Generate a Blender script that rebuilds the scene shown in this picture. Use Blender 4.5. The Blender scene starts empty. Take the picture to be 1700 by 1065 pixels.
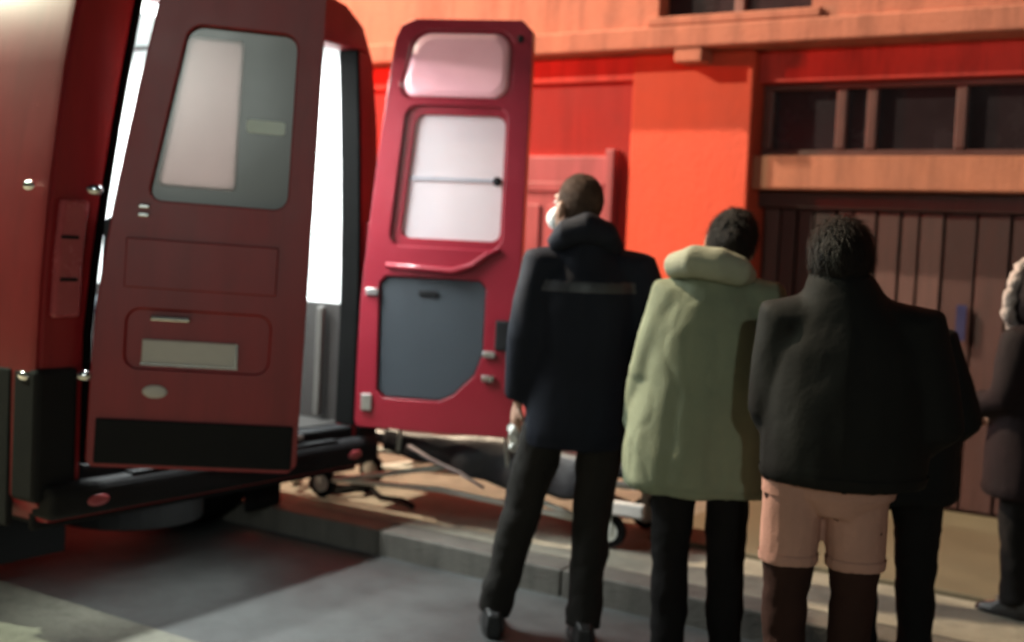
import bpy, bmesh, math, random
from mathutils import Vector, Matrix, noise
R = math.radians
random.seed(7)
sc = bpy.context.scene
col = sc.collection

# ------------------------------------------------------------------ camera
EYE = 1.55
cam = bpy.data.cameras.new('camera'); cam_o = bpy.data.objects.new('camera', cam); col.objects.link(cam_o)
cam.sensor_width = 36.0
cam.lens = 2000.0 / 1700.0 * 36.0
cam.clip_start = 0.05; cam.clip_end = 500
cam_o.matrix_world = (Matrix.Translation((0, 0, EYE)) @ Matrix.Rotation(R(32.6), 4, 'Z')
                      @ Matrix.Rotation(R(90 - 4.3), 4, 'X') @ Matrix.Rotation(R(2.3), 4, 'Z'))
cam.dof.use_dof = True
cam.dof.focus_distance = 2.4
cam.dof.aperture_fstop = 2.5
sc.camera = cam_o

# ------------------------------------------------------------------ night sky, moon-like sun, exposure
world = bpy.data.worlds.new('World'); sc.world = world; world.use_nodes = True
wn = world.node_tree.nodes; wl = world.node_tree.links
bg = wn['Background']
sky = wn.new('ShaderNodeTexSky'); sky.sky_type = 'NISHITA'; sky.sun_disc = False
sky.sun_elevation = R(25); sky.sun_rotation = R(200)
wl.new(sky.outputs[0], bg.inputs[0]); bg.inputs[1].default_value = 0.0014
sun = bpy.data.lights.new('moon', 'SUN'); sun.energy = 0.01; sun.angle = R(2); sun.color = (.85, .9, 1)
sun_o = bpy.data.objects.new('moon', sun); col.objects.link(sun_o)
sun_o.rotation_euler = (R(65), 0, R(-20))
vs = sc.view_settings
vs.view_transform = 'Standard'; vs.look = 'None'; vs.exposure = 0.0; vs.gamma = 1.0; vs.use_curve_mapping = False
sc.cycles.use_denoising = True
sc.cycles.sample_clamp_indirect = 6.0

LAMP_POS = (-10.6, 3.6, 10.0); LAMP_W = 15500.0; LAMP_COL = (1.0, .80, .57)
BACK_FILL_POS = (4.1, -6.2, 3.9); BACK_FILL_W = 820.0; BACK_FILL_COL = (.9, 1.0, .92)  # fill lamp added behind the camera for grey glare on the van door
SIDE_FILL_POS = (-9.5, 1.5, 6.0); SIDE_FILL_W = 4000.0; SIDE_FILL_COL = (.90, 1.0, .74)  # fill lamp added to light the van flank and coat side
VAN_LIGHT_W = 118.0; VAN_LIGHT_COL = (.93, 1.0, .98)
BEACON_W = 480.0; BUMPER_FILL_W = 3.6

# ------------------------------------------------------------------ materials
def mat(name, color, rough=.6, var=.15, scale=6.0, bump=0.0, bscale=60.0, metal=0.0, coat=0.0, spec=.5,
        trans=0.0, emit=None, estr=0.0, stretch=None, rvar=.1, grime=0.0):
    m = bpy.data.materials.new(name); m.use_nodes = True
    nt = m.node_tree; n = nt.nodes; l = nt.links; b = n['Principled BSDF']
    tc = n.new('ShaderNodeTexCoord'); mp = n.new('ShaderNodeMapping'); l.new(tc.outputs['Object'], mp.inputs[0])
    if stretch: mp.inputs['Scale'].default_value = stretch
    nz = n.new('ShaderNodeTexNoise'); nz.inputs['Scale'].default_value = scale; nz.inputs['Detail'].default_value = 6
    nz.inputs['Roughness'].default_value = .65
    l.new(mp.outputs[0], nz.inputs['Vector'])
    rp = n.new('ShaderNodeValToRGB')
    c = Vector(color)
    rp.color_ramp.elements[0].position = .3; rp.color_ramp.elements[1].position = .72
    rp.color_ramp.elements[0].color = (*[max(0, x * (1 - var)) for x in c], 1)
    rp.color_ramp.elements[1].color = (*[min(1, x * (1 + var)) for x in c], 1)
    l.new(nz.outputs['Fac'], rp.inputs[0]); l.new(rp.outputs[0], b.inputs['Base Color'])
    if grime:
        m2 = n.new('ShaderNodeMapping'); l.new(tc.outputs['Object'], m2.inputs[0]); m2.inputs['Scale'].default_value = (5, 5, .7)
        g = n.new('ShaderNodeTexNoise'); g.inputs['Scale'].default_value = 1.6; g.inputs['Detail'].default_value = 8; g.inputs['Roughness'].default_value = .7
        l.new(m2.outputs[0], g.inputs['Vector'])
        gr = n.new('ShaderNodeValToRGB'); gr.color_ramp.elements[0].position = .36; gr.color_ramp.elements[1].position = .56
        gr.color_ramp.elements[0].color = (1 - grime,) * 3 + (1,); gr.color_ramp.elements[1].color = (1, 1, 1, 1)
        l.new(g.outputs['Fac'], gr.inputs[0])
        mx = n.new('ShaderNodeMixRGB'); mx.blend_type = 'MULTIPLY'; mx.inputs[0].default_value = 1
        l.new(rp.outputs[0], mx.inputs[1]); l.new(gr.outputs[0], mx.inputs[2]); l.new(mx.outputs[0], b.inputs['Base Color'])
    mr = n.new('ShaderNodeMapRange'); l.new(nz.outputs['Fac'], mr.inputs[0])
    mr.inputs[1].default_value = .3; mr.inputs[2].default_value = .7
    mr.inputs[3].default_value = max(.02, rough - rvar); mr.inputs[4].default_value = min(1, rough + rvar)
    l.new(mr.outputs[0], b.inputs['Roughness'])
    b.inputs['Metallic'].default_value = metal
    b.inputs['Specular IOR Level'].default_value = spec
    b.inputs['Coat Weight'].default_value = coat; b.inputs['Coat Roughness'].default_value = .12
    b.inputs['Transmission Weight'].default_value = trans
    if emit: b.inputs['Emission Color'].default_value = (*emit, 1); b.inputs['Emission Strength'].default_value = estr
    if bump:
        n2 = n.new('ShaderNodeTexNoise'); n2.inputs['Scale'].default_value = bscale; n2.inputs['Detail'].default_value = 4
        l.new(mp.outputs[0], n2.inputs['Vector'])
        bp = n.new('ShaderNodeBump'); bp.inputs['Strength'].default_value = bump; bp.inputs['Distance'].default_value = .01
        l.new(n2.outputs['Fac'], bp.inputs['Height']); l.new(bp.outputs[0], b.inputs['Normal'])
    return m

def fabric(name, color, rough, var, scale, bump, bscale):
    return mat(name, color, rough, var, scale, bump, bscale, spec=.12)

def film_mat(name, color, tr=.5):
    m = bpy.data.materials.new(name); m.use_nodes = True
    nt = m.node_tree; n = nt.nodes; l = nt.links
    out = n['Material Output']; n.remove(n['Principled BSDF'])
    d = n.new('ShaderNodeBsdfDiffuse'); t = n.new('ShaderNodeBsdfTranslucent'); g = n.new('ShaderNodeBsdfGlossy')
    tc = n.new('ShaderNodeTexCoord'); nz = n.new('ShaderNodeTexNoise'); nz.inputs['Scale'].default_value = 5
    l.new(tc.outputs['Object'], nz.inputs['Vector'])
    rp = n.new('ShaderNodeValToRGB')
    rp.color_ramp.elements[0].color = (*[x * .88 for x in color], 1); rp.color_ramp.elements[1].color = (*color, 1)
    l.new(nz.outputs['Fac'], rp.inputs[0]); l.new(rp.outputs[0], d.inputs[0]); l.new(rp.outputs[0], t.inputs[0])
    g.inputs['Roughness'].default_value = .25
    m1 = n.new('ShaderNodeMixShader'); m1.inputs[0].default_value = tr
    m2 = n.new('ShaderNodeMixShader'); m2.inputs[0].default_value = .05
    l.new(d.outputs[0], m1.inputs[1]); l.new(t.outputs[0], m1.inputs[2])
    l.new(m1.outputs[0], m2.inputs[1]); l.new(g.outputs[0], m2.inputs[2]); l.new(m2.outputs[0], out.inputs[0])
    return m

M = dict(
    asphalt=mat('asphalt', (.050, .052, .051), .6, .3, 2.2, .5, 140, grime=.3),
    pale_strip=mat('pale_ground', (.19, .185, .145), .85, .15, 1.5, .3, 70, grime=.3),
    concrete=mat('pavement_concrete', (.20, .185, .145), .8, .25, 1.6, .4, 90, grime=.3),
    kerb=mat('kerb_concrete', (.085, .078, .066), .8, .22, 3.0, .4, 70, grime=.3),
    apron=mat('apron_concrete', (.105, .085, .05), .8, .18, 2.4, .3, 80),
    red=mat('red_paint', (.26, .012, .016), .42, .12, 1.2, .0, coat=0, rvar=.06, grime=.2),
    redin=mat('red_paint_inside', (.21, .007, .019), .34, .1, 2.0, .0, coat=.3, rvar=.06),
    black=mat('black_plastic', (.010, .010, .011), .8, .2, 8, .2, 120, spec=.2),
    rubber=mat('tyre_rubber', (.006, .006, .006), .9, .2, 8, .3, 60, spec=.1),
    white_in=mat('white_lining', (.78, .80, .80), .5, .05, 2),
    grey_in=mat('grey_lining', (.012, .009, .008), .6, .12, 3),
    floor_in=mat('van_floor', (.025, .022, .02), .6, .2, 9, .2, 80),
    pressing=mat('pressing_highlight', (.95, .48, .54), .35, .08, 3, coat=.3, rvar=.05),  # highlight on the red pressing painted in as pale pink
    seal=mat('seal_rubber', (.003, .003, .003), .9, .2, 8, spec=.05),
    rail=mat('grab_rail_paint', (.05, .045, .04), .5, .1, 8),
    trim=mat('door_trim', (.020, .028, .037), .6, .14, 3, .25, 150),
    chrome=mat('chrome', (.75, .75, .76), .18, .06, 8, metal=1.0, rvar=.06),
    frame=mat('pale_grey_enamel', (.55, .55, .50), .4, .12, 8),
    steel=mat('brushed_steel', (.62, .62, .60), .32, .1, 8, metal=1.0, rvar=.08),
    plate=mat('plate_enamel', (.50, .47, .44), .5, .1, 6),
    lens=mat('lamp_lens', (.38, .07, .08), .25, .1, 10, coat=.4, rvar=.04),
    glass=mat('dark_glass', (.09, .092, .088), .3, .1, 4, spec=.8, rvar=.03),
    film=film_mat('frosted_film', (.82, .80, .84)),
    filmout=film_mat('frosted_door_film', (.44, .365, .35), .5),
    sticker=mat('mint_sticker', (.75, .85, .82), .5, .06, 8),
    lampglass=mat('lamp_glass', (.9, .9, .9), .4, .02, 4, emit=(.93, 1, .98), estr=5),
    streetglass=mat('street_lamp_glass', (.9, .9, .8), .4, .02, 4, emit=(1, .82, .5), estr=30),
    lamp_metal=mat('lamp_post_metal', (.22, .23, .23), .5, .15, 5, metal=.6),
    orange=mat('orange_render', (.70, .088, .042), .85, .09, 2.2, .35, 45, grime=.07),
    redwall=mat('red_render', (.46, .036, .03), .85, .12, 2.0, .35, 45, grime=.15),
    lintel_lit=mat('lintel_lit_red', (.80, .075, .056), .85, .12, 2.0, .35, 45, grime=.3),  # wall red made brighter in place of beacon light under the slab
    peach=mat('peach_render', (.48, .165, .105), .85, .1, 1.6, .35, 45, grime=.3),
    ledge=mat('ledge_render', (.42, .155, .09), .8, .12, 3.0, .3, 50, grime=.3),
    pinkdoor=mat('faded_pink_paint', (.34, .066, .08), .6, .1, 3.0, .15, 60, grime=.3),
    wood=mat('brown_gate_paint', (.07, .027, .024), .65, .25, 5, .4, 40, stretch=(6, 6, .6)),
    wood2=mat('weathered_gate_paint', (.11, .052, .046), .65, .25, 5, .4, 40, stretch=(6, 6, .6)),
    winglass=mat('window_glass', (.035, .022, .026), .25, .15, 3, spec=.5),
    winframe=mat('window_frame_paint', (.17, .07, .06), .5, .15, 6),
    bluetag=mat('blue_tag', (.022, .022, .085), .5, .1, 8),
    paper=mat('white_paper', (.80, .80, .76), .8, .06, 12, .3, 60),
    mattress=mat('mattress_vinyl', (.012, .012, .016), .45, .25, 6, .2, 50),
    strap=mat('grey_strap', (.30, .30, .34), .6, .1, 20),
    skin=mat('skin', (.42, .24, .17), .5, .12, 14, .1, 160),
    hair=mat('dark_hair', (.012, .009, .008), .6, .3, 30, .6, 160, spec=.15, stretch=(3, 3, .6)),
    greyhair=fabric('cropped_brown_hair', (.075, .045, .032), .7, .3, 30, .6, 180),
    navy=fabric('navy_jacket', (.012, .014, .022), .7, .25, 4, .35, 220),
    stripe=mat('grey_reflective_stripe', (.022, .023, .03), .5, .1, 6),
    olivetrouser=fabric('dark_work_trousers', (.020, .018, .016), .8, .2, 4, .4, 240),
    beige=fabric('pale_sage_coat', (.215, .245, .17), .8, .1, 3, .35, 200),
    sage=fabric('pale_sage_lining', (.33, .345, .26), .85, .1, 6, .5, 160),
    blacktr=fabric('black_trousers', (.010, .009, .009), .85, .2, 5, .4, 240),
    blackcoat=fabric('black_padded_coat', (.009, .009, .009), .8, .2, 4, .12, 60),
    tan=fabric('dusty_tan_cloth', (.43, .24, .195), .85, .14, 5, .4, 220),
    brown=fabric('dark_brown_leggings', (.034, .016, .013), .85, .2, 5, .4, 240),
    darkcoat=fabric('dark_maroon_coat', (.015, .009, .010), .8, .2, 5, .4, 200),
    fur=mat('pale_fur', (.42, .33, .31), .95, .25, 30, 1.0, 140),
    mask=mat('white_mask_cloth', (.75, .76, .76), .85, .05, 10),
    shoe=mat('dark_shoe', (.012, .011, .011), .5, .2, 8, .2, 80),
)

# ------------------------------------------------------------------ helpers
def tag(o, label=None, cat=None, group=None, kind=None):
    if label: o['label'] = label
    if cat: o['category'] = cat
    if group: o['group'] = group
    if kind: o['kind'] = kind
    return o
def empty(name, loc=(0, 0, 0), rz=0.0):
    o = bpy.data.objects.new(name, None); col.objects.link(o); o.location = loc; o.rotation_euler = (0, 0, rz)
    o.empty_display_size = .1
    return o
def link(name, me, m, parent=None, loc=None, rz=None, smooth=False):
    o = bpy.data.objects.new(name, me); col.objects.link(o)
    if m is not None:
        me.materials.clear(); me.materials.append(M[m] if isinstance(m, str) else m)
    if parent: o.parent = parent
    if loc is not None: o.location = loc
    if rz is not None: o.rotation_euler = (0, 0, rz)
    if smooth:
        for p in me.polygons: p.use_smooth = True
    return o
def to_mesh(bm, name='m'):
    bmesh.ops.recalc_face_normals(bm, faces=bm.faces)
    me = bpy.data.meshes.new(name); bm.to_mesh(me); bm.free(); return me
def obj(name, bm, m, parent=None, smooth=False, bevel=0.0, seg=2, **k):
    o = link(name, to_mesh(bm, name), m, parent, smooth=smooth, **k)
    if bevel:
        b = o.modifiers.new('bevel', 'BEVEL'); b.width = bevel; b.segments = seg; b.limit_method = 'ANGLE'; b.angle_limit = R(35)
    return o
def box(bm, x0, x1, y0, y1, z0, z1):
    v = [bm.verts.new(p) for p in ((x0, y0, z0), (x1, y0, z0), (x1, y1, z0), (x0, y1, z0), (x0, y0, z1), (x1, y0, z1), (x1, y1, z1), (x0, y1, z1))]
    for f in ((0, 3, 2, 1), (4, 5, 6, 7), (0, 1, 5, 4), (1, 2, 6, 5), (2, 3, 7, 6), (3, 0, 4, 7)): bm.faces.new([v[i] for i in f])
    return bm
def bx(*a): return box(bmesh.new(), *a)
def rings(bm, rs, cap=True, closed=True):
    vs = [[bm.verts.new(p) for p in r] for r in rs]
    n = len(rs[0])
    for a, b in zip(vs, vs[1:]):
        for i in range(n if closed else n - 1):
            j = (i + 1) % n
            bm.faces.new((a[i], a[j], b[j], b[i]))
    if cap:
        bm.faces.new(vs[0][::-1]); bm.faces.new(vs[-1])
    return bm
def tube(bm, pts, rad, n=10, ref=Vector((0, 0, 1)), flat=1.0):
    pts = [Vector(p) for p in pts]
    if not hasattr(rad, '__len__'): rad = [rad] * len(pts)
    rs = []; prev = None
    for i, p in enumerate(pts):
        t = (pts[min(i + 1, len(pts) - 1)] - pts[max(i - 1, 0)]).normalized()
        if prev is None:
            rr = ref if abs(t.dot(ref)) < .95 else Vector((1, 0, 0))
            a = t.cross(rr).normalized()
        else:
            a = (prev - t * prev.dot(t)).normalized()
        prev = a
        b = t.cross(a)
        rs.append([p + a * (rad[i] * math.cos(k * 2 * math.pi / n)) + b * (rad[i] * flat * math.sin(k * 2 * math.pi / n)) for k in range(n)])
    return rings(bm, rs)
def ell(bm, c, r, n=16, m=10, rot=None):
    c = Vector(c); rs = []
    for j in range(1, m):
        ph = math.pi * j / m
        ring = []
        for k in range(n):
            th = 2 * math.pi * k / n
            p = Vector((r[0] * math.sin(ph) * math.cos(th), r[1] * math.sin(ph) * math.sin(th), -r[2] * math.cos(ph)))
            if rot: p = rot @ p
            ring.append(c + p)
        rs.append(ring)
    return rings(bm, rs)
def prism(bm, pts, y0, y1):
    """outline (x,z) extruded along y"""
    return rings(bm, [[Vector((x, y0, z)) for x, z in pts], [Vector((x, y1, z)) for x, z in pts]])
def prism_x(bm, pts, x0, x1):
    """outline (y,z) extruded along x"""
    return rings(bm, [[Vector((x0, y, z)) for y, z in pts], [Vector((x1, y, z)) for y, z in pts]])
def rrect(x0, x1, z0, z1, r=.04, n=5, skew=0.0):
    out = []
    for cx, cz, a in ((x1 - r, z0 + r, -90), (x1 - r, z1 - r, 0), (x0 + r, z1 - r, 90), (x0 + r, z0 + r, 180)):
        for k in range(n + 1):
            t = R(a + 90 * k / n); x = cx + r * math.cos(t); z = cz + r * math.sin(t)
            if skew and cx < (x0 + x1) / 2: x += skew * (z - z0) / (z1 - z0)
            out.append((x, z))
    return out
def evaluated(o):
    dg = bpy.context.evaluated_depsgraph_get(); dg.update()
    return bpy.data.meshes.new_from_object(o.evaluated_get(dg))
def boolean(bm, cutters):
    o = bpy.data.objects.new('tmp', to_mesh(bm)); col.objects.link(o); cs = []
    for c in cutters:
        co = bpy.data.objects.new('cut', to_mesh(c)); col.objects.link(co); cs.append(co)
        md = o.modifiers.new('b', 'BOOLEAN'); md.operation = 'DIFFERENCE'; md.solver = 'EXACT'; md.object = co
    me = evaluated(o)
    for x in [o] + cs: bpy.data.objects.remove(x)
    return me
def remesh(bm, voxel, it=6, wr=0.0, wf=6.0, seed=0.0, zst=1.0, fac=.5):
    o = bpy.data.objects.new('tmp', to_mesh(bm)); col.objects.link(o)
    r = o.modifiers.new('r', 'REMESH'); r.mode = 'VOXEL'; r.voxel_size = voxel; r.use_smooth_shade = True
    if it:
        s = o.modifiers.new('s', 'SMOOTH'); s.factor = fac; s.iterations = it
    me = evaluated(o); bpy.data.objects.remove(o)
    if wr:
        ns = [v.normal.copy() for v in me.vertices]
        for v, nn in zip(me.vertices, ns):
            q = Vector((v.co.x * wf, v.co.y * wf, v.co.z * wf * zst)) + Vector((seed, seed * 2.1, seed * .7))
            w = noise.noise(q) + .35 * noise.noise(q * 2.3)
            c_ = max(0.0, 1 - abs(noise.noise(q * 1.7 + Vector((5, 3, 1)))) * 7)
            v.co += nn * (wr * (.9 * w - .2 * c_))
    for p in me.polygons: p.use_smooth = True
    return me
def patch(me, pred, off):
    """skin of the faces that satisfy pred(center, normal), pushed out: a closed thin piece"""
    bm = bmesh.new(); bm.from_mesh(me)
    bm.normal_update()
    dead = [f for f in bm.faces if not pred(f.calc_center_median(), f.normal)]
    bmesh.ops.delete(bm, geom=dead, context='FACES')
    for v in bm.verts: v.co += v.normal * off
    return bm

# ------------------------------------------------------------------ ground
KERB_Y = 4.38; PZ = .12; WALL_Y = 6.65
tag(obj('road', bx(-60, 40, -30, KERB_Y + .01, -.4, 0), 'asphalt'), kind='structure')
bm = bx(-60, 40, KERB_Y + .18, 40, -.4, PZ - .003)
tag(obj('pavement', bm, 'concrete'), kind='structure')
tag(obj('pale_ground_strip', bx(-60, 40, -4, 3.03, -.2, .005), 'pale_strip'), kind='structure')  # thin paler sheet over the near side of the road
kerb = tag(obj('kerb', bx(-60, 40, KERB_Y + .012, KERB_Y + .182, -.38, PZ - .02), 'kerb'), kind='structure')
ks = to_mesh(bx(-.497, .497, KERB_Y, KERB_Y + .176, -.3, PZ)); 
for i in range(14):
    k = link('kerb_stone', ks, 'kerb', kerb, loc=(-9 + i * 1.0, 0, random.uniform(-.003, .003)))
    b = k.modifiers.new('bevel', 'BEVEL'); b.width = .010; b.segments = 2
tag(obj('gate_apron', bx(-2.45, 2.5, 5.10, WALL_Y + .02, -.1, PZ + .022), 'apron', bevel=.01), kind='structure')

# ------------------------------------------------------------------ street lamp and added fill lamps
def street_lamp(post, head, watts, color, label, spot=None):
    t = empty('street_lamp', (post[0], post[1], PZ if post[1] > KERB_Y else 0)); tag(t, label, 'street lamp')
    h = head[2]; d = Vector((head[0] - post[0], head[1] - post[1], 0))
    bm = bmesh.new(); tube(bm, [(0, 0, 0), (0, 0, .9), (0, 0, .95), (0, 0, h + .1)], [.1, .095, .07, .05], 14)
    obj('post', bm, 'lamp_metal', t, smooth=True)
    bm = bmesh.new(); tube(bm, [(0, 0, h - .1), d * .15 + Vector((0, 0, h + .12)), d * .5 + Vector((0, 0, h + .18)), d + Vector((0, 0, h + .08))], [.045, .04, .035, .035], 10)
    obj('arm', bm, 'lamp_metal', t, smooth=True)
    bm = bmesh.new(); ell(bm, d + Vector((0, 0, h + .07)), (.34, .16, .08)); hd = obj('lamp_head', bm, 'lamp_metal', t, smooth=True)
    bm = bmesh.new(); ell(bm, d + Vector((0, 0, h + .005)), (.22, .11, .04)); obj('lamp_glass', bm, 'streetglass', hd, smooth=True)
    L = bpy.data.lights.new('street_light', 'SPOT'); L.energy = watts; L.color = color; L.spot_size = R(178); L.spot_blend = .05; L.shadow_soft_size = .12
    lo = bpy.data.objects.new('street_light', L); col.objects.link(lo); lo.parent = t
    lo.location = d + Vector((0, 0, h - .08))
    return t
street_lamp((-10.6, 4.75), LAMP_POS, LAMP_W, LAMP_COL, 'tall sodium street lamp by the kerb ahead of the ambulance')
street_lamp((-9.5, -1.2), SIDE_FILL_POS, SIDE_FILL_W, SIDE_FILL_COL, 'greenish fill lamp added on the far left of the road')
street_lamp((4.1, -8.2), BACK_FILL_POS, BACK_FILL_W, BACK_FILL_COL, 'unseen fill lamp added behind the onlookers for door glare')

# ------------------------------------------------------------------ building
B = empty('building', (-3, WALL_Y, PZ)); tag(B, 'orange and red rendered building with a peach slab over its doors', 'building')
def bpart(name, bm, m, parent=None, bevel=.008, **k):
    bmesh.ops.translate(bm, verts=bm.verts, vec=Vector((3, -WALL_Y, -PZ)))
    return obj(name, bm, m, parent or B, bevel=bevel, **k)
W = WALL_Y
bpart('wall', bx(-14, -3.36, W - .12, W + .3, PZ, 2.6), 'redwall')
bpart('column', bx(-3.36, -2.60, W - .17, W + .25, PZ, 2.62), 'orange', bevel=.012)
bpart('lintel', bx(-2.60, 3.0, W - .09, W + .3, 2.44, 2.62), 'lintel_lit')
bpart('side_lintel', bx(-14, -3.36, W - .16, W - .122, 2.47, 2.615), 'lintel_lit')
bpart('ledge', bx(-2.60, 3.0, W - .12, W + .3, 1.84, 2.03), 'ledge', bevel=.012)
bpart('end_wall', bx(3.0, 6.0, W - .03, W + .3, PZ, 2.6), 'redwall')
bpart('back_wall', bx(-2.7, 3.1, W + .32, W + .5, PZ, 2.6), 'wood')
# slab and upper storey with its dark window
bpart('canopy_slab', bx(-14, 6, W - .34, W + .3, 2.62, 2.745), 'peach', bevel=.012)
up = bmesh.new()
box(up, -14, -3.14, W - .30, W + .3, 2.74, 6.2)
up_l = bpart('upper_wall', up, 'peach')
bpart('upper_wall', bx(-2.24, 6, W - .30, W + .3, 2.74, 6.2), 'peach')
bpart('upper_wall', bx(-3.14, -2.24, W - .30, W + .3, 3.95, 6.2), 'peach')
uw = bpart('upper_window', bx(-3.14, -2.24, W - .18, W - .15, 2.80, 3.95), 'winglass')
bpart('sill', bx(-3.20, -2.18, W - .335, W - .15, 2.748, 2.80), 'peach', uw)
bpart('mullion', bx(-2.72, -2.66, W - .21, W - .181, 2.80, 3.95), 'winframe', uw)
bpart('parapet', bx(-14, 6, W - .34, W + .3, 6.2, 6.35), 'peach')
bpart('corbel', bx(-3.02, -2.85, W - .33, W - .172, 2.54, 2.618), 'peach')
# pink side door in the recess
dr = bpart('side_door', bx(-4.36, -3.50, W - 0.175, W - 0.121, PZ, 2.02), 'pinkdoor')
for z0, z1 in ((.35, .95), (1.08, 1.72)):
    for x0 in (-4.28, -3.90): bpart('door_panel', bx(x0, x0 + .32, W - 0.190, W - 0.176, z0, z1), 'pinkdoor', dr, bevel=.012)
bpart('door_rail', bx(-4.34, -3.52, W - 0.188, W - 0.176, 1.80, 1.86), 'pinkdoor', dr)
bpart('door_frame', bx(-3.50, -3.44, W - 0.210, W - 0.121, PZ, 2.06), 'pinkdoor', dr)
bpart('door_frame', bx(-4.42, -4.36, W - 0.210, W - 0.121, PZ, 2.06), 'pinkdoor', dr)
bm = bmesh.new(); ell(bm, (-4.30, W - 0.220, 1.05), (.03, .03, .03)); bpart('door_handle', bm, 'steel', dr, smooth=True, bevel=0)
# transom window above the ledge
tw = bpart('transom_window', bx(-2.60, 3.0, W + .05, W + .06, 2.03, 2.44), 'winglass')
bpart('frame_rail', bx(-2.60, 3.0, W + .0, W + .048, 2.032, 2.07), 'winframe', tw)
bpart('frame_rail', bx(-2.60, 3.0, W + .0, W + .048, 2.405, 2.438), 'winframe', tw)
for x in (-2.565, -2.14, -1.97, -1.50, -1.02, -.3, .5, 1.3, 2.1, 2.9):
    bpart('mullion', bx(x - .028, x + .028, W - .012, W + .046, 2.071, 2.404), 'winframe', tw)
# plank gate
gate = bpart('gate', bx(-2.60, 3.0, W + .10, W + .13, PZ, 1.84), 'wood')
bpart('gate_rail', bx(-2.60, 3.0, W + .0, W + .03, 1.74, 1.838), 'wood', gate)
x = -2.57; i = 0
while x < 2.9:
    w = random.choice((.10, .13, .15, .17))
    bpart('plank', bx(x, x + w - .014, W + .045 + random.uniform(-.012, .012), W + .098, PZ + .03, 1.735),
          random.choice(('wood', 'wood', 'wood2')), gate, bevel=.006)
    x += w; i += 1
bpart('tag', bx(-1.46, -1.41, W + .012, W + .028, 1.06, 1.25), 'bluetag', gate, bevel=0)

# ------------------------------------------------------------------ ambulance
VX, VY = -3.66, 3.56; HW = .94
V = empty('ambulance', (VX, VY, 0)); V.rotation_euler = (R(-1.2), 0, 0); tag(V, 'red ambulance van parked by the kerb with both rear doors open', 'ambulance')
HALF = [(HW * .93, .42), (HW, .52), (HW + .004, 1.0), (HW - .005, 1.3), (HW - .03, 1.65), (HW - .075, 2.05), (HW - .125, 2.33), (HW - .20, 2.47), (HW - .32, 2.545), (HW * .4, 2.59), (0, 2.60)]
def half_at(z):
    for (y0, z0), (y1, z1) in zip(HALF, HALF[1:]):
        if z0 <= z <= z1: return y0 + (y1 - y0) * (z - z0) / (z1 - z0)
    return HALF[0][0]
full = [(y, z) for y, z in HALF] + [(-y, z) for y, z in HALF[-2::-1]]
def vring(x, s=1.0, wf=1.0, top=None, low=0.0):
    out = []
    for y, z in full:
        zz = z if z <= 1.0 else 1.0 + (z - 1.0) * s
        out.append(Vector((x, y * wf, max(zz, .34) + low)))
    return out
bm = bmesh.new()
rs = [vring(0), vring(-.03, 1.004, 1.006), vring(-.5, 1.006, 1.008), vring(-1.6, 1.006, 1.01), vring(-3.0, 1.0, 1.01), vring(-3.4, .96, 1.0),
      vring(-3.75, .86, .99), vring(-4.25, .55, .98), vring(-4.62, .18, .96), vring(-5.1, .08, .93), vring(-5.32, .0, .88), vring(-5.4, -.14, .82)]
rings(bm, rs, cap=False, closed=True)
bm.faces.new([v for v in bm.verts][-len(full):])
cuts = []
for wx in (-.98, -4.45):
    for s in (-1, 1):
        c = bmesh.new()
        rings(c, [[Vector((wx + .40 * math.cos(a), y, .37 + .40 * math.sin(a))) for a in [2 * math.pi * k / 24 for k in range(24)]] for y in (s * .66, s * 1.2)])
        cuts.append(c)
me = to_mesh(bm)
body = link('body', me, 'red', V, smooth=True)
sd = body.modifiers.new('sol', 'SOLIDIFY'); sd.thickness = .02; sd.offset = -1
for c in cuts:
    co = link('wheel_cut', to_mesh(c), None); co.parent = V
    md = body.modifiers.new('b', 'BOOLEAN'); md.operation = 'DIFFERENCE'; md.solver = 'EXACT'; md.object = co
me2 = evaluated(body); body.modifiers.clear(); body.data = me2
for p in me2.polygons: p.use_smooth = True
md = body.modifiers.new('es', 'EDGE_SPLIT'); md.split_angle = R(32)
for o in [o for o in bpy.data.objects if o.name.startswith('wheel_cut')]: bpy.data.objects.remove(o)

# rear frame
LH, RH = -.745, .785            # hinge lines (local y)
def open_l(z): return LH + (0 if z < 1.1 else .185 * ((z - 1.1) / 1.25) ** 1.3)
def open_r(z): return RH - (0 if z < 1.1 else .085 * ((z - 1.1) / 1.25) ** 1.6)
zs = [.50, .8, 1.1, 1.35, 1.6, 1.85, 2.1, 2.25, 2.36]
left_poly = [(-half_at(z) + .012, z) for z in zs] + [(open_l(z), z) for z in zs[::-1]]
right_poly = [(half_at(z) - .012, z) for z in zs] + [(open_r(z), z) for z in zs[::-1]]
bm = bmesh.new(); prism_x(bm, left_poly, -.10, .004); pl = obj('rear_pillar', bm, 'red', V, bevel=.012)
bm = bmesh.new(); prism_x(bm, right_poly, -.10, .004); pr_ = obj('rear_pillar', bm, 'red', V, bevel=.012)
for f_, sg in ((open_l, 1), (open_r, -1)):
    zs2 = [.62] + zs[1:]
    bm = bmesh.new(); prism_x(bm, [(f_(z), z) for z in zs2] + [(f_(z) + sg * .022, z) for z in zs2[::-1]], -.09, .02)
    obj('door_seal', bm, 'seal', pl if sg == 1 else pr_, bevel=.006)
hz = [2.36, 2.42, 2.47, 2.52, 2.55, 2.575]
hp = [(-half_at(z) + .012, z) for z in hz] + [(half_at(z) - .012, z) for z in hz[::-1]]
hp = [(open_l(2.36) + .0, 2.36)] + hp[1:-1] + [(open_r(2.36), 2.36)]
hp = [(-half_at(2.36) + .013, 2.361)] + [(-half_at(z) + .012, z) for z in hz[1:]] + [(half_at(z) - .012, z) for z in hz[:0:-1]] + [(half_at(2.36) - .013, 2.361)]
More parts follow.
